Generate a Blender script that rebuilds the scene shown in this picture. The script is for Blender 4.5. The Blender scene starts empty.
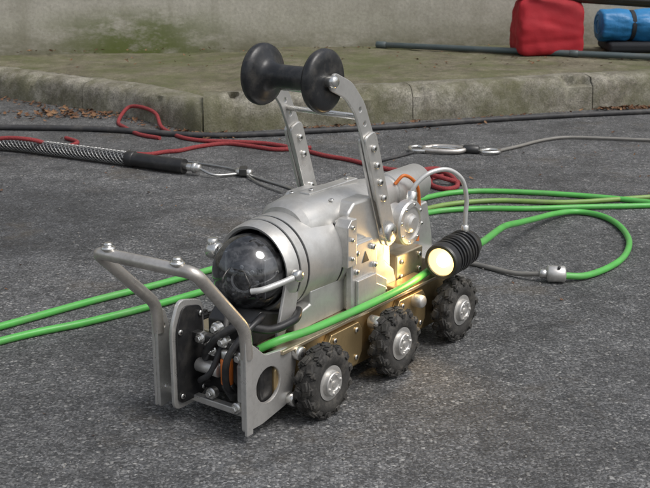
import bpy, bmesh, math, random
from mathutils import Vector, Matrix, noise as mnoise
random.seed(7)
sc=bpy.context.scene
# ------------------------------------------------------------------ materials
def new_mat(name):
    m=bpy.data.materials.new(name); m.use_nodes=True
    nt=m.node_tree; b=nt.nodes['Principled BSDF']
    return m,nt,b
def N(nt,t,**k):
    n=nt.nodes.new(t)
    for a,v in k.items(): setattr(n,a,v)
    return n
def coords(nt,kind='Object'):
    return N(nt,'ShaderNodeTexCoord').outputs[kind]
def noise(nt,co,scale,detail=4,rough=.55):
    n=N(nt,'ShaderNodeTexNoise'); n.inputs['Scale'].default_value=scale
    n.inputs['Detail'].default_value=detail; n.inputs['Roughness'].default_value=rough
    nt.links.new(co,n.inputs['Vector']); return n.outputs['Fac']
def ramp(nt,fac,stops):
    r=N(nt,'ShaderNodeValToRGB'); e=r.color_ramp.elements
    while len(e)<len(stops): e.new(.5)
    for i,(p,c) in enumerate(stops):
        e[i].position=p
        e[i].color=(c,c,c,1) if isinstance(c,(int,float)) else (*c,1)
    nt.links.new(fac,r.inputs['Fac']); return r.outputs['Color']
def mix(nt,a,b,fac,mode='MIX'):
    m=N(nt,'ShaderNodeMix',data_type='RGBA',blend_type=mode)
    for s,v in ((m.inputs[6],a),(m.inputs[7],b)):
        if isinstance(v,tuple): s.default_value=(*v,1)
        else: nt.links.new(v,s)
    if isinstance(fac,(int,float)): m.inputs[0].default_value=fac
    else: nt.links.new(fac,m.inputs[0])
    return m.outputs[2]
def bump(nt,b,h,strength=.3,dist=.002,prev=None):
    n=N(nt,'ShaderNodeBump'); n.inputs['Strength'].default_value=strength; n.inputs['Distance'].default_value=dist
    nt.links.new(h,n.inputs['Height'])
    if prev: nt.links.new(prev,n.inputs['Normal'])
    nt.links.new(n.outputs[0],b.inputs['Normal']); return n.outputs[0]
def mmath(nt,op,a,b=None):
    m=N(nt,'ShaderNodeMath',operation=op)
    for i,v in enumerate((a,b)):
        if v is None: continue
        if isinstance(v,(int,float)): m.inputs[i].default_value=v
        else: nt.links.new(v,m.inputs[i])
    return m.outputs[0]

def metal(name,col,rough=.35,dirt=.35,metallic=1.0,scale=30,dirtcol=(.12,.10,.08)):
    m,nt,b=new_mat(name); co=coords(nt)
    n1=noise(nt,co,scale,5,.65); n2=noise(nt,co,scale*9,3,.6)
    d=ramp(nt,n1,[(.45,0.0),(.70,1.0)])
    dm=mmath(nt,'MULTIPLY',d,dirt)
    c=mix(nt,tuple(col),tuple(x*.45+y*.3 for x,y in zip(col,dirtcol)),dm)
    nt.links.new(c,b.inputs['Base Color'])
    b.inputs['Metallic'].default_value=metallic
    r=ramp(nt,n1,[(.3,max(rough-.1,.03)),(.75,min(rough+.22,1))])
    nt.links.new(r,b.inputs['Roughness'])
    mp=N(nt,'ShaderNodeMapping'); mp.inputs['Scale'].default_value=(12,90,260); nt.links.new(co,mp.inputs[0])
    sc_=noise(nt,mp.outputs[0],4,2)
    bp=bump(nt,b,n2,.14,.0006); bump(nt,b,sc_,.10,.0004,bp)
    return m
def plain(name,col,rough=.5,var=.3,scale=40,bs=.2,bd=.001,coat=0,metallic=0,dust=0):
    m,nt,b=new_mat(name); co=coords(nt)
    n1=noise(nt,co,scale,5,.6)
    c=mix(nt,tuple(x*(1-var) for x in col),tuple(min(x*(1+var),1) for x in col),n1)
    if dust: c=mix(nt,c,(.22,.20,.17),mmath(nt,'MULTIPLY',ramp(nt,noise(nt,co,scale*.7,5,.7),[(.48,0.),(.7,1.)]),dust))
    nt.links.new(c,b.inputs['Base Color']); b.inputs['Roughness'].default_value=rough
    b.inputs['Coat Weight'].default_value=coat; b.inputs['Metallic'].default_value=metallic
    bump(nt,b,noise(nt,co,scale*5,3),bs,bd)
    return m
M_alu=metal('brushed_aluminium',(.70,.685,.655),.33,.55,.72)
M_cast=metal('cast_aluminium',(.64,.63,.605),.40,.6,.74,18)
M_steel=metal('steel_bright',(.76,.75,.72),.22,.35,.95)
M_bar=metal('worn_bar',(.68,.64,.59),.32,.7,.82,25)
M_brass=metal('bronze_chassis',(.62,.46,.24),.35,.75,.88,16,(.10,.07,.03))
M_deck=metal('deck_metal',(.68,.58,.41),.34,.7,.85,20,(.10,.08,.04))
M_dark=metal('dark_metal',(.09,.09,.09),.4,.5,.8)
M_rub=plain('tyre_rubber',(.036,.034,.031),.75,.6,60,.5,.0015,dust=.38)
M_black=plain('black_plastic',(.018,.018,.019),.38,.4,40,.2,.0006,dust=.15)
M_spool=plain('spool_plastic',(.014,.015,.017),.36,.5,50,.3,.0006,dust=.2)
M_green=plain('green_jacket',(.10,.44,.085),.38,.25,25,.1,.0005,dust=.28)
M_olive=plain('olive_jacket',(.20,.33,.08),.45,.3,25,.1,.0005,dust=.3)
M_hose=plain('black_hose_rubber',(.035,.035,.037),.6,.4,20,dust=.3)
M_greyc=plain('grey_cable_jacket',(.22,.21,.19),.5,.3,30)
M_white=plain('white_cable',(.60,.60,.58),.3,.12,30,metallic=.35)
M_orange=plain('orange_plastic',(.60,.16,.03),.4,.3,30)
M_wire=metal('wire_rope',(.5,.5,.49),.35,.4)
def rope_mat():
    m,nt,b=new_mat('red_rope_fibre'); co=coords(nt)
    n=noise(nt,co,260,2); c=mix(nt,(.12,.012,.016),(.40,.06,.06),n)
    nt.links.new(c,b.inputs['Base Color']); b.inputs['Roughness'].default_value=.85
    bump(nt,b,n,.8,.003); return m
M_rope=rope_mat()
def dome_mat():
    m,nt,b=new_mat('smoked_clear_dome'); co=coords(nt)
    b.inputs['Base Color'].default_value=(.20,.20,.205,1); b.inputs['Roughness'].default_value=.6
    tr=N(nt,'ShaderNodeBsdfTransparent'); tr.inputs[0].default_value=(.80,.82,.86,1)
    gl=N(nt,'ShaderNodeBsdfGlossy'); gl.inputs['Roughness'].default_value=.025; gl.inputs[0].default_value=(.95,.97,1,1)
    fr=N(nt,'ShaderNodeFresnel'); fr.inputs[0].default_value=1.85
    dirt=ramp(nt,noise(nt,co,38,6,.78),[(.46,.02),(.70,.50)])
    a=N(nt,'ShaderNodeMixShader'); nt.links.new(dirt,a.inputs[0]); nt.links.new(tr.outputs[0],a.inputs[1]); nt.links.new(b.outputs[0],a.inputs[2])
    c=N(nt,'ShaderNodeMixShader'); nt.links.new(fr.outputs[0],c.inputs[0]); nt.links.new(a.outputs[0],c.inputs[1]); nt.links.new(gl.outputs[0],c.inputs[2])
    nt.links.new(c.outputs[0],nt.nodes['Material Output'].inputs[0])
    return m
M_dome=dome_mat()
def emis(name,base,col,s):
    m,nt,b=new_mat(name)
    b.inputs['Base Color'].default_value=(*base,1)
    b.inputs['Emission Color'].default_value=(*col,1); b.inputs['Emission Strength'].default_value=s
    return m
M_lens=emis('lit_lens',(.8,.6,.3),(1,.66,.26),1.15)
M_bulb=emis('lit_bulb',(1,1,1),(1,.86,.55),6)
def asphalt_mat():
    m,nt,b=new_mat('asphalt'); co=coords(nt)
    wn=N(nt,'ShaderNodeTexNoise'); wn.inputs['Scale'].default_value=170; wn.inputs['Detail'].default_value=1; nt.links.new(co,wn.inputs['Vector'])
    def vor(s,w):
        v=N(nt,'ShaderNodeTexVoronoi'); v.inputs['Scale'].default_value=s
        vm=N(nt,'ShaderNodeVectorMath',operation='MULTIPLY_ADD'); vm.inputs[1].default_value=(w,)*3
        nt.links.new(wn.outputs['Color'],vm.inputs[0]); nt.links.new(co,vm.inputs[2])
        nt.links.new(vm.outputs[0],v.inputs['Vector']); return v
    v=vor(135,.0065); v2=vor(330,.003)
    sepc=N(nt,'ShaderNodeSeparateColor'); nt.links.new(v.outputs['Color'],sepc.inputs[0])
    sep2=N(nt,'ShaderNodeSeparateColor'); nt.links.new(v2.outputs['Color'],sep2.inputs[0])
    stone=ramp(nt,sepc.outputs[0],[(0,(.045,.047,.05)),(.5,(.098,.10,.104)),(.88,(.155,.155,.153)),(1,(.34,.335,.32))])
    fine=ramp(nt,sep2.outputs[0],[(0,.035),(.65,.10),(1,.25)])
    gap=ramp(nt,v.outputs['Distance'],[(.28,1.0),(.60,.0)])
    c=mix(nt,fine,stone,gap)
    patch=noise(nt,co,1.1,5,.6); p2=noise(nt,co,6,5,.7); p3=noise(nt,co,28,3,.6)
    c=mix(nt,c,ramp(nt,patch,[(.3,.66),(.55,1.0),(.75,1.3)]),1,'MULTIPLY')
    c=mix(nt,c,ramp(nt,p2,[(.32,.62),(.5,1.0),(.68,1.28)]),1,'MULTIPLY')
    c=mix(nt,c,ramp(nt,p3,[(.3,.78),(.7,1.2)]),1,'MULTIPLY')
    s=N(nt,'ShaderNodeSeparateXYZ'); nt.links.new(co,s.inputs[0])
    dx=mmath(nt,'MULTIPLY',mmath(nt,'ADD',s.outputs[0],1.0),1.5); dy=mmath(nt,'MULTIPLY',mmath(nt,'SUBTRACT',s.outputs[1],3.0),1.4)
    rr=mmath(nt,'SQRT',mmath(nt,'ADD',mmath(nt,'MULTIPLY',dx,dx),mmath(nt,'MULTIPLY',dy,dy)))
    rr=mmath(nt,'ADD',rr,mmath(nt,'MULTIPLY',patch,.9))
    shade_mask=ramp(nt,mmath(nt,'MULTIPLY',rr,.75),[(.62,1.0),(.95,.0)])  # soft shadow on the left, painted into asphalt colour and roughness
    c=mix(nt,c,mix(nt,c,(.62,.64,.68),1,'MULTIPLY'),shade_mask)
    st=ramp(nt,noise(nt,co,2.3,5,.7),[(.56,0.0),(.70,.5)])
    c=mix(nt,c,(.10,.078,.05),st)
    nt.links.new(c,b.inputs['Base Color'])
    nt.links.new(mix(nt,ramp(nt,patch,[(.3,.6),(.6,.9)]),(.45,.45,.45),shade_mask),b.inputs['Roughness'])
    hh=mmath(nt,'ADD',mmath(nt,'MULTIPLY',v.outputs['Distance'],-1.0),mmath(nt,'MULTIPLY',v2.outputs['Distance'],-.35))
    hh=mmath(nt,'ADD',hh,mmath(nt,'MULTIPLY',sepc.outputs[1],.5))
    bump(nt,b,hh,.8,.003)
    return m
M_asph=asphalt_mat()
def concrete_mat(name,c1,c2,moss=.3,mosscol=(.07,.085,.03),scale=9):
    m,nt,b=new_mat(name); co=coords(nt)
    n1=noise(nt,co,scale,6,.7); n2=noise(nt,co,170,3,.7); n3=noise(nt,co,3.2,6,.75); n4=noise(nt,co,30,4,.7)
    c=mix(nt,c1,c2,ramp(nt,n1,[(.35,0.),(.65,1.)]))
    c=mix(nt,c,ramp(nt,n2,[(.3,.5),(.7,1.35)]),1,'MULTIPLY')
    c=mix(nt,c,ramp(nt,n4,[(.3,.70),(.65,1.15)]),1,'MULTIPLY')
    c=mix(nt,c,mosscol,ramp(nt,n3,[(.46-.08*moss,0.),(.60,moss)]))
    nt.links.new(c,b.inputs['Base Color']); b.inputs['Roughness'].default_value=.92
    bp=bump(nt,b,n2,.6,.003); bump(nt,b,n1,.5,.012,bp)
    return m
M_kerb=concrete_mat('kerb_concrete',(.15,.135,.105),(.36,.34,.285),.65,(.10,.10,.042))
M_walk=concrete_mat('pavement_surface',(.115,.10,.065),(.22,.20,.14),.7,(.085,.10,.028),6)
def wall_mat():
    m,nt,b=new_mat('plaster'); co=coords(nt)
    n1=noise(nt,co,2.2,6,.65); n2=noise(nt,co,70,4,.7)
    c=mix(nt,(.35,.33,.275),(.50,.475,.41),ramp(nt,n1,[(.3,0.),(.7,1.)]))
    c=mix(nt,c,ramp(nt,n2,[(.3,.82),(.7,1.12)]),1,'MULTIPLY')
    ms=N(nt,'ShaderNodeMapping'); ms.inputs['Scale'].default_value=(9,1,.7); nt.links.new(co,ms.inputs[0])
    c=mix(nt,c,(.25,.235,.18),ramp(nt,noise(nt,ms.outputs[0],1.3,4,.6),[(.5,0.),(.75,.5)]))
    s=N(nt,'ShaderNodeSeparateXYZ'); nt.links.new(co,s.inputs[0])
    mp=N(nt,'ShaderNodeMapping'); mp.inputs['Scale'].default_value=(1.6,1,4); nt.links.new(co,mp.inputs[0])
    nn=noise(nt,mp.outputs[0],2.8,7,.78)
    c=mix(nt,c,(.14,.125,.08),mmath(nt,'MULTIPLY',ramp(nt,s.outputs[2],[(.13,1.),(.26,0.)]),ramp(nt,nn,[(.35,.25),(.6,.85)])))
    hgt=ramp(nt,s.outputs[2],[(.12,1.),(.26,.85),(.36,0.)])
    al=mmath(nt,'MULTIPLY',hgt,ramp(nt,nn,[(.34,0.),(.52,1.)]))
    g=mmath(nt,'ABSOLUTE',mmath(nt,'ADD',s.outputs[0],.93))
    gx=ramp(nt,g,[(.12,.95),(.50,.16)])
    al=mmath(nt,'MULTIPLY',al,gx)
    c=mix(nt,c,(.10,.125,.028),al)
    nt.links.new(c,b.inputs['Base Color']); b.inputs['Roughness'].default_value=.95
    bp=bump(nt,b,n2,.4,.002); bump(nt,b,n1,.4,.02,bp)
    return m
M_wall=wall_mat()
def leaf_mat(name,a,b_,c_):
    m,nt,b=new_mat(name); co=coords(nt)
    n=noise(nt,co,14,2)
    c=ramp(nt,n,[(.3,a),(.5,b_),(.7,c_)])
    nt.links.new(c,b.inputs['Base Color']); b.inputs['Roughness'].default_value=.8
    return m
M_leaf=leaf_mat('dry_leaf',(.06,.03,.015),(.15,.07,.032),(.27,.16,.08))
M_fol=leaf_mat('foliage',(.03,.05,.015),(.05,.09,.025),(.09,.13,.04))
M_reflection_bark=plain('reflection_bark',(.09,.07,.05),.9,.4,6)
M_redf=plain('red_fabric',(.40,.012,.022),.75,.25,12,.3,.003)
M_bluef=plain('blue_tarp',(.025,.21,.48),.45,.3,14,.5,.004)
M_darkf=plain('dark_fabric',(.025,.027,.032),.8,.3,20,.4,.002)
M_pole=plain('grey_green_pipe',(.075,.10,.105),.4,.3,8,dust=.25)

# ------------------------------------------------------------------ helpers
def link(ob,parent=None):
    sc.collection.objects.link(ob)
    if parent: ob.parent=parent
    return ob
def finish(name,bm,mat,parent=None,smooth=True,ang=38):
    bmesh.ops.recalc_face_normals(bm,faces=bm.faces)
    me=bpy.data.meshes.new(name); bm.to_mesh(me); bm.free()
    me.materials.append(mat)
    if smooth:
        for p in me.polygons: p.use_smooth=True
        me.set_sharp_from_angle(angle=math.radians(ang))
    return link(bpy.data.objects.new(name,me),parent)
def bevel(ob,w,seg=2):
    if w<=0: return ob
    m=ob.modifiers.new('bevel','BEVEL'); m.width=w; m.segments=seg; m.limit_method='ANGLE'; m.angle_limit=math.radians(35); m.harden_normals=True
    return ob
def box(name,x0,x1,y0,y1,z0,z1,mat,parent=None,bev=.003):
    bm=bmesh.new()
    r=bmesh.ops.create_cube(bm,size=1)
    for v in bm.verts:
        v.co=Vector(((x0+x1)/2+v.co.x*(x1-x0),(y0+y1)/2+v.co.y*(y1-y0),(z0+z1)/2+v.co.z*(z1-z0)))
    return bevel(finish(name,bm,mat,parent),bev)
def prism(name,poly,y0,y1,mat,parent=None,bev=.003):
    bm=bmesh.new()
    a=[bm.verts.new((x,y0,z)) for x,z in poly]; c=[bm.verts.new((x,y1,z)) for x,z in poly]
    bm.faces.new(a); bm.faces.new(c[::-1]); n=len(poly)
    for i in range(n): bm.faces.new((a[i],a[(i+1)%n],c[(i+1)%n],c[i]))
    return bevel(finish(name,bm,mat,parent),bev)
def frame(d):
    d=Vector(d).normalized(); u=Vector((0,0,1)) if abs(d.z)<.9 else Vector((1,0,0))
    s=d.cross(u).normalized(); return d,s,s.cross(d).normalized()
def revolve(name,prof,o,d,mat,parent=None,seg=48,ang=38,bm=None):
    own=bm is None
    if own: bm=bmesh.new()
    o=Vector(o); d,s,t=frame(d); rings=[]
    for a,r in prof:
        if r<1e-6: rings.append([bm.verts.new(o+d*a)])
        else: rings.append([bm.verts.new(o+d*a+(s*math.cos(q)+t*math.sin(q))*r) for q in [2*math.pi*i/seg for i in range(seg)]])
    for A,B in zip(rings,rings[1:]):
        for i in range(seg):
            j=(i+1)%seg
            if len(A)==1 and len(B)==1: continue
            if len(A)==1: bm.faces.new((A[0],B[i],B[j]))
            elif len(B)==1: bm.faces.new((A[i],A[j],B[0]))
            else: bm.faces.new((A[i],A[j],B[j],B[i]))
    if own: return finish(name,bm,mat,parent,True,ang)
def cyl(name,p0,p1,r,mat,parent=None,b=.0015,seg=32,bm=None):
    p0=Vector(p0);p1=Vector(p1);L=(p1-p0).length; b=min(b,r*.4,L*.4)
    return revolve(name,[(0,0),(0,r-b),(b,r),(L-b,r),(L,r-b),(L,0)],p0,p1-p0,mat,parent,seg,50,bm)
def catmull(pts,n=10):
    P=[Vector(p) for p in pts]; P=[P[0]*2-P[1]]+P+[P[-1]*2-P[-2]]; out=[]
    for i in range(1,len(P)-2):
        for k in range(n):
            t=k/n; a,b,c,d=P[i-1],P[i],P[i+1],P[i+2]
            out.append(.5*((2*b)+(c-a)*t+(2*a-5*b+4*c-d)*t*t+(3*b-a-3*c+d)*t**3))
    out.append(P[-2]); return out
def tube(name,pts,r,mat,parent=None,seg=14,n=10,smooth=True,bm=None):
    own=bm is None
    if own: bm=bmesh.new()
    C=catmull(pts,n) if smooth else [Vector(p) for p in pts]
    T=(C[1]-C[0]).normalized(); u=Vector((0,0,1)) if abs(T.z)<.9 else Vector((1,0,0))
    s=T.cross(u).normalized(); rings=[]
    for i,p in enumerate(C):
        if i==0: t=(C[1]-C[0])
        elif i==len(C)-1: t=(C[-1]-C[-2])
        else: t=(C[i+1]-C[i-1])
        t=t.normalized(); s=(s-t*s.dot(t)).normalized(); q=t.cross(s)
        rings.append([bm.verts.new(p+(s*math.cos(a)+q*math.sin(a))*r) for a in [2*math.pi*k/seg for k in range(seg)]])
    for A,B in zip(rings,rings[1:]):
        for i in range(seg):
            j=(i+1)%seg; bm.faces.new((A[i],A[j],B[j],B[i]))
    bm.faces.new(rings[0][::-1]); bm.faces.new(rings[-1])
    if own: return finish(name,bm,mat,parent,True,60)
def plate(name,outline,holes,y0,y1,mat,parent=None,bev=.0012):
    cu=bpy.data.curves.new(name,'CURVE'); cu.dimensions='2D'; cu.fill_mode='BOTH'
    th=abs(y1-y0); cu.extrude=max(th/2-bev,.0001); cu.bevel_depth=bev; cu.bevel_resolution=1; cu.offset=-bev
    def sp(pts):
        s=cu.splines.new('POLY'); s.points.add(len(pts)-1)
        for p,(x,z) in zip(s.points,pts): p.co=(x,z,0,1)
        s.use_cyclic_u=True
    sp(outline)
    for hx,hz,hr in holes:
        sp([(hx+hr*math.cos(2*math.pi*i/28),hz+hr*math.sin(2*math.pi*i/28)) for i in range(28)])
    tmp=bpy.data.objects.new('tmp',cu); sc.collection.objects.link(tmp)
    dg=bpy.context.evaluated_depsgraph_get()
    me=bpy.data.meshes.new_from_object(tmp.evaluated_get(dg)); bpy.data.objects.remove(tmp); bpy.data.curves.remove(cu)
    me.transform(Matrix.Translation((0,(y0+y1)/2,0))@Matrix.Rotation(math.radians(90),4,'X'))
    me.materials.clear(); me.materials.append(mat)
    me.name=name
    for p in me.polygons: p.use_smooth=True
    me.set_sharp_from_angle(angle=math.radians(30))
    return link(bpy.data.objects.new(name,me),parent)
def roundpoly(pts,r,n=5):
    out=[]; L=len(pts)
    for i in range(L):
        p=Vector(pts[i]); a=Vector(pts[i-1])-p; b=Vector(pts[(i+1)%L])-p
        rr=min(r,a.length*.45,b.length*.45); A=p+a.normalized()*rr; B=p+b.normalized()*rr
        for k in range(n+1):
            t=k/n; q=A*(1-t)**2+p*2*t*(1-t)+B*t*t; out.append((q.x,q.y))
    return out
def strip(path,w):
    L=[];R=[]
    P=[Vector(p) for p in path]
    for i,p in enumerate(P):
        t=(P[min(i+1,len(P)-1)]-P[max(i-1,0)]).normalized(); n=Vector((-t.y,t.x))
        L.append(tuple(p+n*w/2)); R.append(tuple(p-n*w/2))
    return L+R[::-1]
def empty(name,loc=(0,0,0),rz=0):
    e=bpy.data.objects.new(name,None); e.location=loc; e.rotation_euler=(0,0,rz); e.empty_display_size=.1
    sc.collection.objects.link(e); return e

# ------------------------------------------------------------------ setting
bm=bmesh.new()
S=60
vs=[bm.verts.new(p) for p in ((-S,-S,0),(S,-S,0),(S,S,0),(-S,S,0))]; bm.faces.new(vs)
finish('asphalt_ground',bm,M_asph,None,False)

def wally(x): return 5.74+.095*x
left=[(-2.6,5.42),(-1.95,5.33),(-1.47,5.05),(-.85,4.605),(-.66,4.40),(-.53,4.27)]
corner=[(-.50,4.235),(-.465,4.215),(-.425,4.218)]
right=[(-.38,4.235),(.424,4.493),(1.122,4.72),(1.5,4.85),(2.4,5.02),(6,5.4)]
kpath=left+corner+right
def offs(path,w):
    out=[]; P=[Vector(p) for p in path]
    for i,p in enumerate(P):
        t=(P[min(i+1,len(P)-1)]-P[max(i-1,0)]).normalized(); n=Vector((-t.y,t.x))
        out.append(p+n*w)
    return out
inner=offs(kpath,.13)
bm=bmesh.new()
dense=[]
for a,b in zip(inner,inner[1:]):
    k=max(1,int((b-a).length/.05))
    for i in range(k): dense.append(a.lerp(b,i/k))
dense.append(inner[-1])
rows=[]
for p in dense:
    row=[]
    for j in range(20):
        t=j/19
        x=p.x; yw=wally(x)+.02
        if p.y>yw-.05: y=p.y+t*.01
        else: y=p.y*(1-t)+yw*t
        z=.118+(.020 if x>-.4 else 0)*min(1,max(0,(x+.5)*4))+.006*mnoise.noise(Vector((x*4,y*4,0)))+.003*mnoise.noise(Vector((x*14,y*14,0)))
        row.append(bm.verts.new((x,y,z-(.006 if j==0 else 0))))
    rows.append(row)
for A,B in zip(rows,rows[1:]):
    for j in range(19): bm.faces.new((A[j],B[j],B[j+1],A[j+1]))
finish('pavement',bm,M_walk,None,True,80)

kerb=empty('kerb')
def kerb_run(name,path,H,parent):
    W=.135
    prof=[(0,-.03),(.004,.03),(.010,H-.045),(.018,H-.020),(.032,H-.006),(.052,H),(.09,H+.001),(W-.006,H),(W,H-.006),(W,-.03)]
    P=[Vector(p) for p in path]; D=[]
    for a,b in zip(P,P[1:]):
        k=max(1,int((b-a).length/.015))
        for i in range(k): D.append(a.lerp(b,i/k))
    D.append(P[-1]); bm=bmesh.new(); rings=[]
    for i,p in enumerate(D):
        t=(D[min(i+2,len(D)-1)]-D[max(i-2,0)]).normalized(); n=Vector((-t.y,t.x)); ring=[]
        for o,z in prof:
            q=p+n*o
            dn=mnoise.noise(Vector((q.x*9,q.y*9,z*9)))*.007+mnoise.noise(Vector((q.x*35,q.y*35,z*35)))*.004
            edge=1.0
            if .01<o<.06 and z>H-.03:
                edge=1.6; chip=mnoise.noise(Vector((q.x*13,q.y*13,7)))
                if chip>.2: dn+=(chip-.2)*.07
            dz=-abs(dn)*.8 if edge>1 else dn*.5
            ring.append(bm.verts.new((q.x+n.x*dn*edge,q.y+n.y*dn*edge,z+dz)))
        rings.append(ring)
    for A,B in zip(rings,rings[1:]):
        for j in range(len(prof)-1): bm.faces.new((A[j],B[j],B[j+1],A[j+1]))
    bm.faces.new(rings[0]); bm.faces.new(rings[-1][::-1])
    finish(name,bm,M_kerb,parent,True,50)
def cutpath(path,a,b):
    P=[Vector(p) for p in path]; out=[]; s=0
    for p,q in zip(P,P[1:]):
        L=(q-p).length
        if s+L>a and s<b:
            t0=max(0,(a-s)/L); t1=min(1,(b-s)/L)
            if not out: out.append(tuple(p.lerp(q,t0)))
            out.append(tuple(p.lerp(q,t1)))
        s+=L
    return out
Lp=left+corner[:2]
tot=sum((Vector(b)-Vector(a)).length for a,b in zip(Lp,Lp[1:]))
cuts=[0,.9,1.75,tot-.005]
for i,(a,b) in enumerate(zip(cuts,cuts[1:])): kerb_run('kerb_stone_l%d'%i,cutpath(Lp,a+.002,b-.002),.115,kerb)
Rp=corner[1:]+right
tot=sum((Vector(b)-Vector(a)).length for a,b in zip(Rp,Rp[1:]))
cuts=[.003,.86,1.68,2.5]+[2.5+.9*i for i in range(1,6)]
for i,(a,b) in enumerate(zip(cuts,cuts[1:])): kerb_run('kerb_stone_r%d'%i,cutpath(Rp,a+.002,min(b-.002,tot)),.140,kerb)

bm=bmesh.new()
nx,nz=120,30; g=[]
for i in range(nx+1):
    x=-8+16*i/nx; g.append([bm.verts.new((x,wally(x)+.006*mnoise.noise(Vector((x*1.3,z_*2,3))),z_)) for z_ in [2.8*j/nz for j in range(nz+1)]])
for i in range(nx):
    for j in range(nz): bm.faces.new((g[i][j],g[i+1][j],g[i+1][j+1],g[i][j+1]))
bk=[[bm.verts.new((x,wally(x)+.25,z)) for z in (0,2.8)] for x in (-8,8)]
bm.faces.new((g[0][-1],*[g[i][-1] for i in range(1,nx+1)],bk[1][1],bk[0][1]))
bm.faces.new((bk[0][0],bk[1][0],bk[1][1],bk[0][1]))
finish('plaster_wall',bm,M_wall,None,True,30)

bm=bmesh.new(); rt=random.Random(3)  # unseen trees behind the camera, added for dark reflections in metal and dome
for cx in (-9,-5.5,-2.2,1.8,5.0,8.6):
    cy=-9+rt.uniform(-1,1); H=rt.uniform(4.2,6.2)
    tube('',[(cx,cy,0),(cx+.1,cy,H*.35),(cx-.1,cy+.1,H*.7)],.13,None,seg=8,n=4,bm=bm)
reflection_bark=finish('reflection_trees',bm,M_reflection_bark,None,True,60)
bm=bmesh.new(); rt=random.Random(3)
for cx in (-9,-5.5,-2.2,1.8,5.0,8.6):
    cy=-9+rt.uniform(-1,1); H=rt.uniform(4.2,6.2)
    for c in range(9):
        bx,by,bz=cx+rt.gauss(0,.8),cy+rt.gauss(0,.7),H*.62+rt.gauss(0,.9); br=rt.uniform(.5,.95)
        for k in range(70):
            d=Vector((rt.gauss(0,1),rt.gauss(0,1),rt.gauss(0,1))).normalized()*br*rt.uniform(.55,1.05)
            p=Vector((bx,by,bz))+d; s=rt.uniform(.07,.16)
            R=Matrix.Rotation(rt.uniform(0,6),3,'Z')@Matrix.Rotation(rt.uniform(0,3),3,'X')
            vs=[bm.verts.new(p+R@Vector(q)*s) for q in ((1,0,0),(0,.6,0),(-1,0,0),(0,-.6,.1))]
            bm.faces.new(vs)
finish('reflection_leaves',bm,M_fol,reflection_bark,False)

bm=bmesh.new()
def leaf(x,y,z,s):
    a=random.uniform(0,6.28); ti=Matrix.Rotation(random.uniform(-.5,.5),3,'X')@Matrix.Rotation(random.uniform(-.5,.5),3,'Y')
    R=Matrix.Rotation(a,3,'Z')@ti
    out=[(1,0,.15),(.45,.42,.0),(-.35,.38,.1),(-.9,.05,.25),(-.4,-.4,.05),(.4,-.36,.12)]
    vs=[bm.verts.new(Vector((x,y,z+s*.35))+R@(Vector(p)*s)) for p in out]
    c=bm.verts.new(Vector((x,y,z+s*.3))+R@Vector((0,0,-.08*s)))
    for i in range(6): bm.faces.new((c,vs[i],vs[(i+1)%6]))
def kerbpt(t):
    P=[Vector(p) for p in kpath]; k=min(int(t),len(P)-2); return P[k].lerp(P[k+1],t-k)
for i in range(1300):
    t=random.uniform(0.6,len(kpath)-2); p=kerbpt(t)
    k=min(int(t),len(kpath)-2); tg=(Vector(kpath[k+1])-Vector(kpath[k])).normalized(); n=Vector((tg.y,-tg.x))
    clump=mnoise.noise(Vector((p.x*2.2,p.y*2.2,5)))
    if clump<-.05 and random.random()<.7: continue
    o=abs(random.gauss(0,.045))+.010; q=p+n*o
    leaf(q.x,q.y,0.002,random.uniform(.004,.014))
for i in range(150): leaf(random.gauss(-1.08,.14),random.gauss(4.60,.05),.002,random.uniform(.008,.020))
for i in range(90): leaf(random.gauss(1.3,.10),random.gauss(4.74,.02),.002,random.uniform(.01,.02))
for i in range(90): leaf(random.uniform(-2,2),random.uniform(3.3,4.3),.001,random.uniform(.004,.010))
for i in range(30): leaf(random.uniform(-1,1),random.uniform(1.5,3.3),.0005,random.uniform(.003,.007))
for i in range(130):
    x=random.uniform(-1.2,2); leaf(x,random.uniform(4.95,5.6),.138,random.uniform(.004,.012))
for i in range(90):
    x=random.uniform(-1.5,2); leaf(x,wally(x)-abs(random.gauss(0,.03))-.015,.138,random.uniform(.006,.014))
for i in range(80): leaf(random.gauss(.15,.14),random.gauss(4.34,.03),.002,random.uniform(.008,.018))
finish('fallen_leaves',bm,M_leaf,None,False)
bm=bmesh.new()
for i in range(900):
    x=random.uniform(-1.1,1.2); y=random.uniform(1.45,4.2); s=random.uniform(.001,.0030)
    m=Matrix.Translation((x,y,s*.5))@Matrix.Rotation(random.uniform(0,6),4,'Z')@Matrix.Diagonal((s,s*.8,s*.7,1))
    bmesh.ops.create_icosphere(bm,subdivisions=1,radius=1,matrix=m)
M_grit=plain('grit_stone',(.24,.23,.21),.9,.5,8)
finish('loose_grit',bm,M_grit,None,False)

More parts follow.
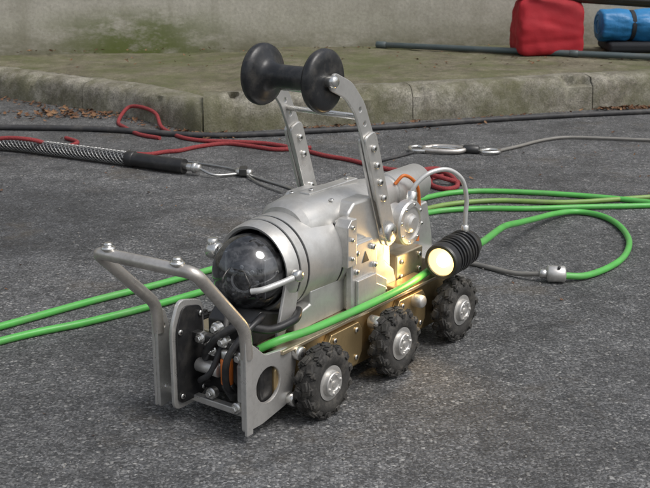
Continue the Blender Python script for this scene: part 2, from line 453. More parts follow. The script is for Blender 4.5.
# ------------------------------------------------------------------ things lying around
Z=lambda pts,z:[(x,y,z) for x,y in pts]
tube('black_hose',Z([(-2.2,4.34),(-1.256,4.287),(-.865,4.25),(-.469,4.135),(-.2,4.165),(-.095,4.20),(.292,4.31),(.707,4.46),(1.355,4.63),(2.2,4.80)],.011),.011,M_hose)
rr=.0075
tube('red_rope',[(-.611,4.097,rr),(-.70,4.17,rr),(-.775,4.30,rr),(-.822,4.42,rr),(-.80,4.515,.045),(-.745,4.49,.055),(-.67,4.40,.045),(-.635,4.30,.012),(-.58,4.19,rr),(-.519,4.097,rr),(-.44,4.05,rr),(-.348,4.035,rr),(-.21,4.0,rr),(-.088,3.90,rr),(.0,3.80,rr),(.085,3.73,rr),(.20,3.60,rr),(.30,3.56,rr),(.385,3.50,rr+.01),(.41,3.38,rr),(.37,3.33,rr),(.33,3.38,rr),(.34,3.47,rr),(.40,3.52,rr),(.37,3.60,rr),(.31,3.52,rr+.012),(.36,3.42,rr+.015),(.43,3.40,rr)],rr,M_rope,seg=12)
tube('red_rope',[(-.66,3.83,rr),(-.612,3.82,rr),(-.56,3.86,rr),(-.512,3.88,rr),(-.45,3.95,rr),(-.36,4.0,rr),(-.27,3.96,rr),(-.17,3.90,rr),(-.05,3.93,rr)],rr,M_rope,seg=12)
tube('red_rope',[(-1.7,3.9,rr),(-1.40,3.80,rr),(-1.22,3.80,.03),(-1.133,3.84,.058),(-1.02,3.82,.060),(-.96,3.87,.03),(-.93,3.95,rr),(-.90,4.02,rr),(-.96,4.10,rr)],rr,M_rope,seg=12)
grip=empty('cable_pulling_grip')
gp=[(-2.0,4.02,.026),(-1.6,4.0,.026),(-1.156,3.92,.026),(-.916,3.81,.026),(-.63,3.655,.026)]
C=catmull(gp,30)
tube('core',gp,.021,M_hose,grip,seg=20)
bm=bmesh.new()
def helix(phase,sgn,bm):
    acc=0; pts=[]
    dens=[]
    for a,b in zip(C,C[1:]):
        for k in range(3): dens.append(a.lerp(b,k/3))
    for i,p in enumerate(dens[:-1]):
        t=(dens[i+1]-p); acc+=t.length; t.normalize(); s=t.cross(Vector((0,0,1))).normalized(); q=s.cross(t)
        a=phase+sgn*acc/.13*2*math.pi
        pts.append(p+(s*math.cos(a)+q*math.sin(a))*.0225)
    tube('',pts,.0014,None,seg=5,smooth=False,bm=bm)
for k in range(8):
    helix(k*math.pi/4,1,bm); helix(k*math.pi/4+.2,-1,bm)
finish('braided_mesh',bm,M_wire,grip,True,80)
tube('rubber_sleeve',[(-.64,3.66,.026),(-.54,3.60,.026),(-.455,3.556,.026)],.024,M_black,grip,seg=24)
cyl('sleeve_collar',(-.66,3.671,.026),(-.63,3.655,.026),.027,M_black,grip,.004)
cyl('end_ferrule',(-.458,3.557,.026),(-.40,3.525,.026),.013,M_steel,grip,.003)
cyl('ferrule_nut',(-.425,3.539,.026),(-.413,3.532,.026),.018,M_steel,grip,.002,6)
wire=empty('steel_wire_rope')
tube('wire',[(-.40,3.525,.024),(-.35,3.50,.01),(-.265,3.53,.006),(-.19,3.45,.006),(-.107,3.346,.006),(-.02,3.2,.006),(.05,3.0,.006)],.0045,M_wire,wire,seg=8)
tube('wire_tail',[(-.47,3.72,.005),(-.38,3.66,.006),(-.30,3.60,.006),(-.262,3.53,.008),(-.20,3.40,.006),(-.13,3.30,.006)],.0038,M_wire,wire,seg=8)
cyl('wire_clamp',(-.285,3.54,.012),(-.235,3.515,.012),.013,M_steel,wire,.003)
box('clamp_saddle',-.275,-.25,3.50,3.55,.006,.03,M_dark,wire,.004)
hook=empty('snap_hook')
tube('shackle_bow',[(.36,3.90,.01),(.33,3.93,.012),(.30,3.91,.012),(.31,3.87,.01),(.35,3.86,.01)],.006,M_steel,hook)
tube('hook_body',[(.35,3.905,.012),(.40,3.93,.012),(.46,3.905,.014),(.49,3.87,.014),(.46,3.845,.012),(.40,3.85,.012),(.355,3.87,.012),(.35,3.905,.012)],.0085,M_bar,hook)
tube('hook_gate',[(.38,3.918,.012),(.43,3.882,.016),(.47,3.855,.012)],.006,M_steel,hook)
cyl('swivel',(.485,3.875,.015),(.54,3.86,.014),.015,M_dark,hook,.004)
tube('thimble',[(.54,3.86,.01),(.575,3.885,.01),(.61,3.87,.01),(.60,3.84,.01),(.56,3.835,.01),(.54,3.86,.01)],.006,M_steel,hook)
tube('lead_wire',[(.60,3.865,.008),(.70,3.96,.008),(.80,4.06,.008),(.90,4.11,.008),(1.05,4.09,.008),(1.194,4.06,.008),(1.6,3.98,.008)],.0055,M_greyc,hook)
tube('black_cable',Z([(1.8,3.90),(1.35,3.93),(1.20,3.90),(1.16,3.82),(1.20,3.72),(1.35,3.66),(1.8,3.6)],.007),.0065,M_hose)
tube('black_cable',Z([(.18,3.72),(.26,3.80),(.31,3.86)],.006),.005,M_hose)

gr=.0080
tube('green_cable',Z([(-1.5,1.35),(-1.0,1.86),(-.672,2.17),(-.516,2.322),(-.348,2.47),(-.1,2.73),(.12,3.02),(.313,3.235),(.45,3.30),(.618,3.286),(.80,3.235),(.947,3.17),(1.4,2.95),(2.0,2.6)],gr),gr,M_green)
tube('green_cable',Z([(-1.45,1.25),(-1.0,1.76),(-.649,2.09),(-.492,2.2),(-.331,2.335),(-.15,2.53),(.08,2.86),(.282,3.05),(.43,3.10),(.583,3.10),(.76,3.12),(.938,3.135),(1.4,3.2),(2.0,3.3)],gr),gr,M_green)
tube('olive_cable',Z([(.10,2.75),(.2,2.98),(.33,3.13),(.50,3.19),(.70,3.17),(.92,3.22),(1.4,3.35),(2.0,3.5)],gr),gr*.9,M_olive)

# red holdall
bag=empty('red_holdall_bag',(1.07,5.49,.135),math.radians(4))
bm=bmesh.new(); bmesh.ops.create_cube(bm,size=1); bmesh.ops.subdivide_edges(bm,edges=bm.edges,cuts=24,use_grid_fill=True)
for v in bm.verts:
    c=v.co*2
    sx=.162*(1-.05*max(c.z,0)); sy=.12*(1-.30*max(c.z,0))
    rad=(abs(c.x)**7+abs(c.y)**6+abs(c.z)**7)**(1/7)
    c=c/rad if rad>0 else c
    w=mnoise.noise(Vector((c.x*2.2,c.y*2.2,c.z*3)))*.045+mnoise.noise(Vector((c.x*5,c.y*5,c.z*2.5)))*.018+mnoise.noise(Vector((c.x*11,c.y*11,c.z*7)))*.006
    fold=.035*math.exp(-((c.z-.15+.25*c.x)/.10)**2)+.03*math.exp(-((c.z+.45-.1*c.x)/.09)**2)
    c=c*(1+w); c.y*=(1-fold); v.co=Vector((c.x*sx,c.y*sy,.135+c.z*.135))
finish('bag_body',bm,M_redf,bag,True,80)
box('zip',-.13,.13,-.008,.008,.264,.272,M_darkf,bag,.002)
# blue tarp roll
roll=empty('blue_tarp_roll',(1.64,5.62,.262),math.radians(5))
bm=bmesh.new(); seg=64; nl=60; g=[]
for i in range(nl+1):
    x=-.30+.6*i/nl; ring=[]
    for k in range(seg):
        a=2*math.pi*k/seg
        r=.078+.010*mnoise.noise(Vector((x*9,math.cos(a)*2,math.sin(a)*2)))+.004*mnoise.noise(Vector((x*30,math.cos(a)*7,math.sin(a)*7)))-.009*math.exp(-((abs(x)-.14)/.02)**2)
        r*= .90 if i in(0,nl) else 1
        ring.append(bm.verts.new((x,r*math.cos(a),r*math.sin(a))))
    g.append(ring)
for A,B in zip(g,g[1:]):
    for k in range(seg): bm.faces.new((A[k],A[(k+1)%seg],B[(k+1)%seg],B[k]))
bm.faces.new(g[0]); bm.faces.new(g[-1])
finish('roll',bm,M_bluef,roll,True,70)
for k,x in enumerate((-.14,.14)): revolve('strap_%d'%k,[(-.010,.066),(-.010,.0735),(.010,.0735),(.010,.066)],(x,0,0),(1,0,0),M_darkf,roll)
tube('end_spiral',[(-.300,.06*math.cos(a)*(1-a/14),.06*math.sin(a)*(1-a/14)) for a in [i*.5 for i in range(22)]],.003,M_bluef,roll,n=3)
box('roll_shade_slab',1.38,2.05,5.50,5.76,.139,.186,M_darkf,None,.018)  # made-up dark slab standing in for shade below the roll, also props it
def pole(name,a,b,r,mat):
    e=empty(name); cyl('shaft',a,b,r,mat,e,.002)
    a=Vector(a);b=Vector(b);d=(b-a).normalized()
    cyl('end_collar',a-d*.002,a+d*.05,r*1.18,mat,e,.002); cyl('joint_collar',a.lerp(b,.45)-d*.02,a.lerp(b,.45)+d*.02,r*1.15,mat,e,.002)
pole('duct_rod',(.26,5.70,.156),(2.3,4.93,.156),.0145,M_pole)
pole('steel_tube',(.86,5.48,.430),(2.6,5.30,.330),.027,M_dark)
pole('steel_tube',(.98,5.40,.428),(2.6,5.16,.35),.013,M_dark)

# ------------------------------------------------------------------ the robot
RB=empty('pipe_inspection_robot',(-.126,1.829,0),math.atan2(-.804,-.595))
def bolt(name,p,d,r=.006,h=.005,mat=None,bm=None):
    p=Vector(p); d=Vector(d).normalized()
    cyl(name,p,p+d*h,r,mat or M_steel,RB,.001,16,bm)
def bolts(name,ps,d,r=.005,h=.004,mat=None,socket=True):
    bm=bmesh.new()
    for p in ps: bolt('',p,d,r,h,None,bm)
    finish(name,bm,mat or M_steel,RB,True,50)
    if socket:
        bm=bmesh.new(); d=Vector(d).normalized()
        for p in ps: cyl('',Vector(p)+d*h*.5,Vector(p)+d*(h+.0004),r*.45,None,None,.0002,6,bm)
        finish(name+'_sockets',bm,M_black,RB,True,50)
prism('chassis',[(.055,.035),(.055,.10),(.03,.126),(-.50,.126),(-.53,.10),(-.53,.04),(-.50,.028),(.03,.028)],-.094,.094,M_brass,RB,.004)
box('deck_plate',-.555,.045,-.104,.104,.1265,.134,M_deck,RB,.002)
for i,(a,b) in enumerate([(-.165,-.095),(-.385,-.315)]):
    for y0,y1,s in ((.094,.106,''),(-.106,-.094,'far_')):
        prism('side_cover_%s%d'%(s,i),[(a-.004,.040),(b+.004,.040),(b+.018,.06),(b+.018,.105),(b+.006,.121),(a-.006,.121),(a-.018,.105),(a-.018,.06)],y0,y1,M_brass,RB,.002)
    bolts('cover_bolts_%d'%i,[(x,.106,z) for x in (a+.002,b-.002) for z in (.055,.108)],(0,1,0),.005,.003)
for i,x in enumerate((-.215,-.36)):
    cyl('side_knob_%d'%i,(x,.100,.108),(x,.128,.108),.0125,M_alu,RB,.003)
def wheel_meshes():
    bm=bmesh.new()
    revolve('',[(-.016,.020),(-.018,.034),(-.020,.046),(-.017,.055),(-.010,.059),(0,.060),(.010,.059),(.017,.055),(.020,.046),(.018,.034),(.013,.030),(.013,.0)],(0,0,0),(0,1,0),None,None,56,38,bm)
    n=13
    for i in range(n):
        for side in (-1,1):
            a=2*math.pi*(i+(.0 if side>0 else .5))/n
            for (rc,yc,dr,dy,dt,tw) in ((.0600,.0080,.0105,.0150,.0205,.30),(.0550,.0160,.0145,.0100,.0155,0)):
                aa=a+(0 if yc<.012 else .13)
                M=Matrix.Rotation(aa,4,'Y')@Matrix.Translation((rc,yc*side,0))@Matrix.Rotation(tw*side,4,'X')@Matrix.Diagonal((dr,dy,dt,1))
                r=bmesh.ops.create_cube(bm,size=1,matrix=M)
                es=list({e for v in r['verts'] for e in v.link_edges})
                bmesh.ops.bevel(bm,geom=es,offset=.0036,segments=3,affect='EDGES')
    bmesh.ops.recalc_face_normals(bm,faces=bm.faces)
    me=bpy.data.meshes.new('tyre'); bm.to_mesh(me); bm.free(); me.materials.append(M_rub)
    for p in me.polygons: p.use_smooth=True
    me.set_sharp_from_angle(angle=math.radians(45))
    bm=bmesh.new()
    revolve('',[(.0135,.0),(.0135,.031),(.017,.031),(.0175,.027),(.0165,.0225),(.024,.0215),(.0255,.020),(.0255,.0125),(.0235,.0115),(.0235,.006),(.027,.0055),(.027,0)],(0,0,0),(0,1,0),None,None,40,30,bm)
    for k in range(6):
        a=k*math.pi/3; cyl('',(.0163*math.cos(a),.0245,.0163*math.sin(a)),(.0163*math.cos(a),.0275,.0163*math.sin(a)),.0025,None,None,.0005,10,bm)
    bmesh.ops.recalc_face_normals(bm,faces=bm.faces)
    mh=bpy.data.meshes.new('hub'); bm.to_mesh(mh); bm.free(); mh.materials.append(M_alu)
    for p in mh.polygons: p.use_smooth=True
    mh.set_sharp_from_angle(angle=math.radians(30))
    return me,mh
tyre,hub=wheel_meshes()
for i,x in enumerate((-.024,-.246,-.467)):
    for side,nm in ((1,'near'),(-1,'far')):
        for me,part in ((tyre,'tyre'),(hub,'hub')):
            o=link(bpy.data.objects.new('%s_%s_%d'%(part,nm,i+1),me),RB)
            o.location=(x,side*.135,.0655)
            o.rotation_euler=(0,i*.9+.3,0) if side>0 else (0,i*.7,math.pi)
        cyl('axle_%s_%d'%(nm,i+1),(x,side*.08,.0655),(x,side*.125,.0655),.018,M_dark,RB)
for side,nm in ((1,'near'),(-1,'far')):
    y=side*.095
    if side>0:
        out=roundpoly([(.140,.020),(.140,.170),(.118,.170),(.085,.140),(.005,.132),(.000,.118),(.012,.055),(.030,.032),(.095,.020)],.008)
        plate('guard_plate_'+nm,out,[(.078,.085,.031),(.128,.150,.004),(.128,.04,.004)],y-.0035,y+.0035,M_alu,RB)
    else:
        out=roundpoly([(.140,.014),(.140,.190),(.120,.190),(.108,.150),(.108,.06),(.100,.02)],.006)
        plate('guard_plate_'+nm,out,[(.124,.16,.004),(.124,.05,.004)],y-.0035,y+.0035,M_alu,RB)
    prism('guard_post_'+nm,[(.125,.016),(.141,.016),(.141,.190),(.125,.196)],y+side*.0036,y+side*.0095,M_alu,RB,.0015)
bolts('guard_knobs',[(.004,.0985,.118),(.022,.0985,.040)],(0,1,0),.0125,.014,M_steel)
def arc(c,a,b,r,n=6):
    c=Vector(c);a=Vector(a);b=Vector(b)
    A=c+(a-c).normalized()*r;B=c+(b-c).normalized()*r
    return [A*(1-t)**2+c*2*t*(1-t)+B*t*t for t in [k/n for k in range(n+1)]]
P0=(.131,.098,.150);P1=(.133,.098,.200);P2=(.243,.098,.323);P3=(.258,-.098,.323);P4=(.133,-.098,.200);P5=(.131,-.098,.150)
pts=[Vector(P0)]+arc(P1,P0,P2,.02)+arc(P2,P1,P3,.018)+arc(P3,P2,P4,.018)+arc(P4,P3,P5,.02)+[Vector(P5)]
tube('guard_tube',pts,.0102,M_bar,RB,seg=20,smooth=False)
bm=bmesh.new()
for p in ((.247,.066,.331),(.256,-.072,.331)):
    cyl('',p,(p[0],p[1],p[2]+.006),.0115,None,None,.002,20,bm); cyl('',(p[0],p[1],p[2]+.005),(p[0],p[1],p[2]+.012),.0075,None,None,.002,6,bm)
finish('guard_tube_screws',bm,M_steel,RB,True,45)
out=roundpoly([(.155,.026),(.155,.172),(.135,.220),(.078,.205),(.072,.040),(.088,.026)],.016)
plate('inner_plate',out,[],-.050,-.043,M_alu,RB,.0015)
inn=roundpoly([(.147,.036),(.147,.168),(.129,.208),(.084,.198),(.080,.045),(.092,.036)],.014)
plate('inner_plate_pad',inn,[],-.0428,-.039,M_black,RB,.001)
bolts('inner_plate_bolts',[(.09,-.039,.185),(.14,-.039,.165),(.088,-.039,.05),(.14,-.039,.05)],(0,1,0),.005,.004)
box('front_housing',.050,.085,-.085,.088,.045,.125,M_black,RB,.006)
box('front_cross_bar',.095,.110,-.095,.095,.145,.157,M_dark,RB,.002)
box('front_lower_bar',.098,.112,-.095,.095,.030,.042,M_alu,RB,.002)
prism('front_winch_block',[(.085,.05),(.112,.055),(.112,.12),(.085,.14)],.058,.080,M_alu,RB,.003)
cyl('front_roller',(.108,-.03,.10),(.108,.02,.10),.012,M_alu,RB,.002)
cyl('orange_connector',(.112,.038,.082),(.112,.038,.128),.0105,M_orange,RB,.002)
cyl('connector_cap',(.112,.038,.128),(.112,.038,.143),.009,M_steel,RB,.002)
cyl('connector_socket',(.092,.038,.052),(.112,.038,.083),.011,M_dark,RB,.002)
bm=bmesh.new()
for p in ((.10,.005,.135),(.10,.015,.175),(.10,.0,.055),(.105,.06,.045),(.10,.065,.135),(.10,-.02,.15),(.10,.03,.155)):
    cyl('',p,(p[0]+.014,p[1],p[2]),.0105,None,None,.002,20,bm); cyl('',(p[0]+.014,p[1],p[2]),(p[0]+.02,p[1],p[2]),.006,None,None,.001,6,bm)
finish('front_bolts',bm,M_steel,RB,True,40)
tube('front_cable_1',[(.075,-.02,.10),(.11,-.01,.12),(.115,.02,.16),(.09,.05,.18),(.04,.075,.165),(-.01,.085,.17),(-.04,.07,.175)],.0075,M_black,RB)
tube('front_cable_2',[(.085,.04,.06),(.12,.045,.08),(.125,.05,.13),(.10,.06,.165),(.05,.06,.185),(.01,.03,.17)],.006,M_black,RB)
tube('front_cable_3',[(.08,-.03,.06),(.115,-.02,.075),(.12,.01,.10),(.10,.02,.15),(.06,.0,.19),(.02,-.02,.18)],.005,M_hose,RB)
prism('camera_cradle',[(.06,.134),(.06,.165),(.035,.19),(.0,.178),(-.05,.165),(-.05,.134)],-.05,.05,M_dark,RB,.004)
for y0,y1,s in ((.066,.073,''),(-.073,-.066,'_far')):
    prism('cradle_bracket'+s,[(.01,.134),(.025,.134),(-.005,.235),(-.03,.25),(-.045,.235),(-.03,.18)],y0,y1,M_alu,RB,.002)
# camera head: clear dome with pan and tilt camera inside
bm=bmesh.new(); bmesh.ops.create_uvsphere(bm,u_segments=64,v_segments=32,radius=.066,matrix=Matrix.Translation((.002,0,.243)))
finish('camera_dome',bm,M_dome,RB,True,180)
cdv=Vector((.95,.30,-.15)).normalized(); cc=Vector((.002,0,.241))
revolve('inner_camera',[(-.03,0),(-.03,.030),(.012,.036),(.030,.034),(.034,.030),(.034,.018),(.028,.015),(.028,0)],cc,cdv,M_black,RB,40,30)
revolve('inner_camera_lens_ring',[(.034,.016),(.037,.017),(.038,.021),(.034,.022)],cc,cdv,M_steel,RB,32)
bm=bmesh.new(); bmesh.ops.create_uvsphere(bm,u_segments=24,v_segments=12,radius=.013,matrix=Matrix.Translation(cc+cdv*.026)); finish('inner_camera_lens',bm,M_spool,RB,True,180)
bm=bmesh.new(); fd,fs,ft=frame(cdv)
for k in range(8):
    a=k*math.pi/4; q=cc+(fs*math.cos(a)+ft*math.sin(a))*.0262
    cyl('',q+fd*.028,q+fd*.0360,.0038,None,None,.001,12,bm)
finish('inner_leds',bm,M_white,RB)
box('inner_yoke_l',-.025,.018,.038,.045,.205,.275,M_alu,RB,.002)
box('inner_yoke_r',-.025,.018,-.045,-.038,.205,.275,M_alu,RB,.002)
box('inner_yoke_bridge',-.030,-.018,-.045,.045,.205,.275,M_cast,RB,.002)
zc=.245
revolve('camera_shroud',[(-.012,.0685),(-.006,.071),(-.004,.0755),(-.012,.079),(-.030,.081),(-.031,.079),(-.034,.079),(-.035,.082),(-.052,.0825),(-.053,.080),(-.0565,.080),(-.0575,.083),(-.150,.085),(-.152,.0825),(-.156,.0825),(-.158,.0865),(-.176,.0865),(-.179,.083),(-.18,0)],(0,0,zc),(1,0,0),M_cast,RB,80,28)
revolve('shroud_liner',[(-.012,.0685),(-.03,.0675),(-.09,.0675),(-.09,0)],(0,0,zc),(1,0,0),M_black,RB,64)
revolve('shroud_seal',[(-.0315,.0788),(-.0315,.0806),(-.0338,.0806),(-.0338,.0788)],(0,0,zc),(1,0,0),M_black,RB,80)
revolve('shroud_seal_mid',[(-.0533,.0798),(-.0533,.0822),(-.0562,.0822),(-.0562,.0798)],(0,0,zc),(1,0,0),M_black,RB,80)
revolve('shroud_seal_rear',[(-.1523,.0823),(-.1523,.0850),(-.1557,.0850),(-.1557,.0823)],(0,0,zc),(1,0,0),M_black,RB,80)
tube('camera_fork_lever',[(.055,.045,.230),(.045,.062,.234),(.02,.076,.240),(-.012,.092,.249)],.0052,M_white,RB)
cyl('camera_fork_pivot',(-.012,.083,.249),(-.012,.098,.249),.010,M_steel,RB,.002)
cyl('camera_fork_pivot_far',(-.005,-.075,.262),(-.005,-.100,.262),.015,M_steel,RB,.003)
cyl('fork_screw',(-.005,-.092,.262),(-.005,-.092,.284),.010,M_steel,RB,.002)
prism('body_saddle',[(-.03,.134),(-.03,.165),(-.075,.175),(-.075,.20),(-.29,.20),(-.31,.134)],-.070,.070,M_cast,RB,.004)
prism('body_block',[(-.175,.134),(-.175,.318),(-.195,.334),(-.255,.334),(-.285,.30),(-.30,.20),(-.33,.175),(-.345,.134)],-.078,.078,M_cast,RB,.006)
prism('side_casting',[(-.168,.138),(-.168,.235),(-.185,.262),(-.235,.262),(-.250,.235),(-.25,.19),(-.285,.17),(-.285,.138)],.078,.092,M_alu,RB,.003)
prism('side_casting_lip',[(-.178,.145),(-.178,.195),(-.24,.195),(-.24,.175),(-.27,.16),(-.27,.145)],.092,.099,M_cast,RB,.002)
prism('front_ear',[(-.150,.225),(-.150,.300),(-.162,.312),(-.178,.312),(-.178,.225)],.066,.096,M_alu,RB,.002)
bolts('casting_bolts',[(-.182,.092,.245),(-.235,.092,.245),(-.182,.092,.21),(-.24,.092,.21),(-.275,.092,.15)],(0,1,0),.0055,.004,M_steel)
bolts('ear_bolts',[(-.164,.096,.298),(-.164,.096,.275),(-.164,.096,.24)],(0,1,0),.004,.003,M_steel)
prism('far_casting',[(-.168,.138),(-.168,.235),(-.185,.262),(-.235,.262),(-.250,.235),(-.285,.17),(-.285,.138)],-.092,-.078,M_alu,RB,.003)
prism('warning_label',[(-.20,.222),(-.222,.222),(-.211,.242)],.0921,.0926,M_black,RB,0)
bm=bmesh.new(); rings=[]; seg=48
secs=[(-.085,.052,.285,.052,2.2),(-.095,.058,.285,.058,2.6),(-.14,.063,.283,.064,2.8),(-.24,.060,.284,.062,2.8),(-.31,.052,.287,.053,2.4),(-.36,.043,.292,.043,2.1),(-.39,.038,.296,.038,2),(-.40,.036,.297,.036,2),(-.402,.034,.297,.034,2),(-.41,.034,.297,.034,2),(-.412,.037,.297,.037,2),(-.525,.037,.297,.037,2),(-.532,.033,.297,.033,2),(-.532,.024,.297,.024,2),(-.525,.022,.297,.022,2)]
for x,hw,z0,hh,e in secs:
    ring=[]
    for k in range(seg):
        a=2*math.pi*k/seg; c,s=math.cos(a),math.sin(a)
        ring.append(bm.verts.new((x,hw*math.copysign(abs(c)**(2/e),c),z0+hh*math.copysign(abs(s)**(2/e),s))))
    rings.append(ring)
for A,B in zip(rings,rings[1:]):
    for k in range(seg): bm.faces.new((A[k],A[(k+1)%seg],B[(k+1)%seg],B[k]))
bm.faces.new(rings[0]); bm.faces.new(rings[-1])
finish('top_housing',bm,M_cast,RB,True,32)
box('top_rail',-.30,-.15,-.012,.012,.340,.350,M_alu,RB,.002)
bolts('top_bolts',[(-.17,0,.350),(-.28,0,.350),(-.17,.045,.338),(-.17,-.045,.338)],(0,0,1),.005,.003)
prism('rear_support',[(-.33,.134),(-.34,.255),(-.50,.268),(-.52,.20),(-.53,.134)],-.045,.045,M_cast,RB,.004)
box('rear_gearbox',-.44,-.345,.035,.074,.134,.195,M_deck,RB,.004)
box('rear_manifold',-.53,-.45,.02,.085,.134,.165,M_alu,RB,.004)
box('cable_tray',-.40,-.30,.078,.102,.134,.150,M_brass,RB,.003)
bolts('gearbox_bolts',[(-.36,.074,.18),(-.425,.074,.18),(-.36,.074,.15),(-.425,.074,.15)],(0,1,0),.005,.004)
o=(-.372,.045,.257)
revolve('lift_motor',[(0,0),(0,.034),(.022,.034),(.024,.044),(.040,.044),(.044,.041),(.044,.032),(.041,.031),(.041,.019),(.047,.017),(.050,.012),(.050,0)],o,(0,1,0),M_alu,RB,56,30)
bolts('motor_bolts',[(o[0]+.0365*math.cos(a),o[1]+.043,o[2]+.0365*math.sin(a)) for a in [k*math.pi/4+.2 for k in range(8)]],(0,1,0),.0032,.003)
cyl('motor_gland',(-.392,.07,.285),(-.402,.07,.312),.010,M_steel,RB,.002)
tube('orange_lead',[(-.40,.03,.32),(-.42,.04,.335),(-.45,.05,.31),(-.46,.05,.26),(-.44,.06,.20)],.0035,M_orange,RB)
for side,nm in ((1,'near'),(-1,'far')):
    y=side*.083
    low=[(-.300,.235),(-.288,.27),(-.262,.34),(-.238,.41),(-.222,.455)]
    plate('arm_lower_'+nm,roundpoly(strip(low,.036),.014),[(-.262+.0,.345,.005),(-.246,.385,.005)],y-.009,y-.003,M_alu,RB)
    plate('arm_lower_b_'+nm,roundpoly(strip(low,.036),.014),[],y+.004,y+.009,M_alu,RB)
    up=[(-.268,.325),(-.245,.39),(-.222,.455),(-.198,.505),(-.165,.540),(-.115,.562)]
    plate('arm_upper_'+nm,roundpoly(strip(up,.032),.012),[(-.225,.447,.0045),(-.213,.475,.0045),(-.198,.502,.0045)],y-.0025,y+.0035,M_cast,RB)
    yo=y+side*.009
    bolts('arm_bolts_'+nm,[(-.292,yo,.262),(-.266,yo,.33),(-.254,yo,.362),(-.243,yo,.395),(-.232,yo,.428)],(0,side,0),.0062,.005,M_steel)
    bolts('arm_bolts_in_'+nm,[(-.266,side*.074,.33),(-.243,side*.074,.395),(-.232,side*.074,.428)],(0,-side,0),.0062,.005,M_steel)
    cyl('arm_pivot_'+nm,(-.292,side*.05,.258),(-.292,side*.097,.258),.018,M_steel,RB,.003)
    cyl('spool_nut_'+nm,(-.118,side*.07,.560),(-.118,side*.094,.560),.0105,M_steel,RB,.003)
    prism('arm_mount_'+nm,[(-.255,.134),(-.325,.134),(-.315,.27),(-.30,.285),(-.28,.28),(-.268,.25)],side*.0635,side*.0735,M_cast,RB,.002)
cyl('arm_cross_rod_1',(-.205,-.083,.487),(-.205,.083,.487),.0055,M_steel,RB)
cyl('arm_cross_rod_3',(-.163,-.083,.532),(-.163,.083,.532),.006,M_steel,RB)
revolve('guide_spool',[(-.076,0),(-.076,.034),(-.075,.048),(-.071,.0535),(-.064,.0545),(-.058,.052),(-.054,.043),(-.050,.031),(-.044,.0245),(-.034,.0215),(-.02,.0205),(0,.020),(.02,.0205),(.034,.0215),(.044,.0245),(.050,.031),(.054,.043),(.058,.052),(.064,.0545),(.071,.0535),(.075,.048),(.076,.034),(.076,0)],(-.118,0,.560),(0,1,0),M_spool,RB,64,60)
lx0=-.410; ly0=.134; lz0=.178
ld=Vector((1,.05,-.06)).normalized(); lo=Vector((lx0,ly0,lz0))
prof=[(0,.028),(.001,.035),(-.012,.0365),(-.016,.0365),(-.018,.031)]
x=-.020
for k in range(7):
    prof+=[(x,.031),(x-.001,.0365),(x-.006,.0365),(x-.007,.031)]; x-=.0115
prof+=[(x,.031),(x-.004,.032),(x-.02,.028),(x-.026,.020),(x-.026,0)]
revolve('lamp_body',prof,lo,ld,M_black,RB,48,28)
revolve('lamp_bezel',[(.0,.0275),(.003,.0285),(.003,.034),(-.001,.0358)],lo,ld,M_dark,RB,48)
revolve('lamp_reflector',[(.000,.0282),(-.006,.025),(-.012,.016),(-.014,0)],lo,ld,M_lens,RB,40,60)
bm=bmesh.new(); bmesh.ops.create_uvsphere(bm,u_segments=20,v_segments=12,radius=.013,matrix=Matrix.Translation(lo+ld*-.008)); finish('lamp_bulb',bm,M_bulb,RB,True,180)
prism('lamp_bracket',[(-.455,.134),(-.475,.134),(-.478,.165),(-.47,.185),(-.455,.185)],.085,.104,M_alu,RB,.002)
cyl('lamp_clamp',lo+ld*-.0535,lo+ld*-.0605,.038,M_dark,RB,.001,40)
cyl('lamp_gland',lo+ld*-.098+Vector((0,0,.02)),lo+ld*-.098+Vector((0,0,.046)),.008,M_steel,RB,.002)
g2=lo+ld*-.098+Vector((0,0,.045))
tube('lamp_cable',[(-.398,.07,.306),(-.405,.075,.325),(-.43,.09,.345),(-.465,.11,.348),(-.495,.125,.325),(-.508,.130,.285),tuple(g2+Vector((0,0,.02))),tuple(g2-Vector((0,0,.004)))],.0047,M_white,RB)
cyl('tail_connector',(-.53,.0,.10),(-.575,.0,.105),.022,M_steel,RB,.003)
cyl('tail_connector_nut',(-.545,.0,.10),(-.56,.0,.102),.027,M_alu,RB,.002,8)
tube('hoist_cable',[(.075,.03,.10),(.06,.06,.13),(.03,.088,.147),(-.03,.100,.147),(-.15,.106,.146),(-.30,.108,.146),(-.42,.095,.146),(-.52,.085,.150),(-.60,.08,.150)],.0072,M_green,RB,seg=16)
loop=empty('looped_green_cable')
def W(X,Y,Zz): return (-.126-.595*X+.804*Y,1.829-.804*X-.595*Y,Zz)
tube('cable',[W(-.595,.08,.150),W(-.66,.085,.147),(.42,2.55,.112),(.49,2.72,.075),(.56,2.88,.040),(.64,3.01,.018),(.71,3.06,.010),(.77,3.02,.009),(.795,2.92,.009),(.785,2.78,.009),(.74,2.65,.009),(.68,2.56,.009),(.61,2.495,.010),(.555,2.475,.016)],.0080,M_green,loop,seg=16)
cyl('coupling',(.558,2.475,.020),(.515,2.478,.020),.0195,M_alu,loop,.004)
cyl('coupling_nose',(.517,2.478,.020),(.498,2.480,.020),.011,M_steel,loop,.003)
bolts_=bmesh.new()
cyl('',(.54,2.465,.037),(.54,2.463,.042),.004,None,None,.001,12,bolts_)
finish('coupling_screw',bolts_,M_dark,loop)
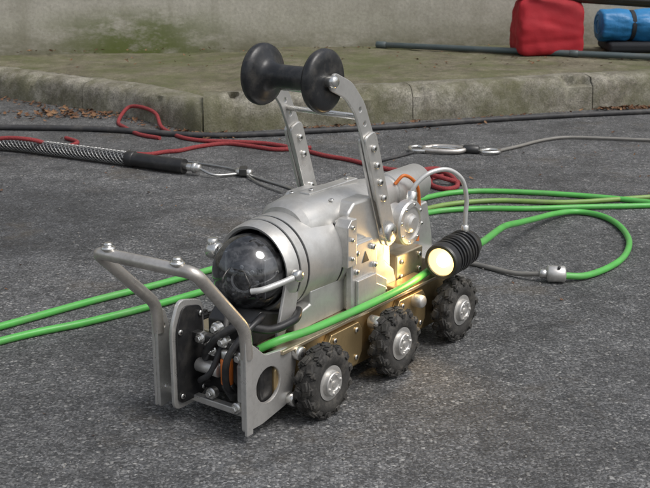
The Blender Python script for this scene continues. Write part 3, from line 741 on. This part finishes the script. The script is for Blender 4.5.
tube('tail_lead',[(.50,2.48,.019),(.45,2.51,.010),(.40,2.56,.007),(.35,2.60,.008),(.30,2.56,.03),(.26,2.45,.07),W(-.57,0,.105)],.0058,M_greyc,loop)

# ------------------------------------------------------------------ light
W_=bpy.data.worlds.new('World'); sc.world=W_; W_.use_nodes=True
nt=W_.node_tree; bg=nt.nodes['Background']
sky=N(nt,'ShaderNodeTexSky',sky_type='NISHITA'); sky.sun_disc=False
el,az=math.radians(58),math.radians(120)
sky.sun_elevation=el; sky.sun_rotation=az; sky.air_density=1.2; sky.dust_density=4; sky.ozone_density=1
hs=N(nt,'ShaderNodeHueSaturation'); hs.inputs['Saturation'].default_value=.4
nt.links.new(sky.outputs[0],hs.inputs['Color']); nt.links.new(hs.outputs[0],bg.inputs['Color'])
bg.inputs['Strength'].default_value=.15
sd=bpy.data.lights.new('sun','SUN'); sd.energy=1.35; sd.angle=math.radians(24); sd.color=(1,.985,.96)
so=bpy.data.objects.new('sun',sd); sc.collection.objects.link(so)
dirv=Vector((math.sin(az)*math.cos(el),math.cos(az)*math.cos(el),math.sin(el)))
so.rotation_euler=dirv.to_track_quat('Z','Y').to_euler(); so.location=(2,2,5)
sp=bpy.data.lights.new('lamp_beam','SPOT'); sp.energy=.75; sp.color=(1,.64,.25); sp.spot_size=math.radians(160); sp.spot_blend=.5; sp.shadow_soft_size=.02
spo=link(bpy.data.objects.new('lamp_beam',sp),RB); spo.location=lo+ld*.012
spo.rotation_euler=(-ld).to_track_quat('Z','Y').to_euler()

# ------------------------------------------------------------------ camera
cd=bpy.data.cameras.new('camera'); cd.sensor_width=36; cd.lens=62.3; cd.clip_start=.05; cd.clip_end=300
cd.dof.use_dof=True; cd.dof.focus_distance=2.05; cd.dof.aperture_fstop=20
co_=bpy.data.objects.new('camera',cd); sc.collection.objects.link(co_)
co_.location=(0,0,.85); co_.rotation_euler=(math.radians(73),0,0); sc.camera=co_
sc.view_settings.view_transform='Standard'; sc.view_settings.look='None'; sc.view_settings.exposure=0
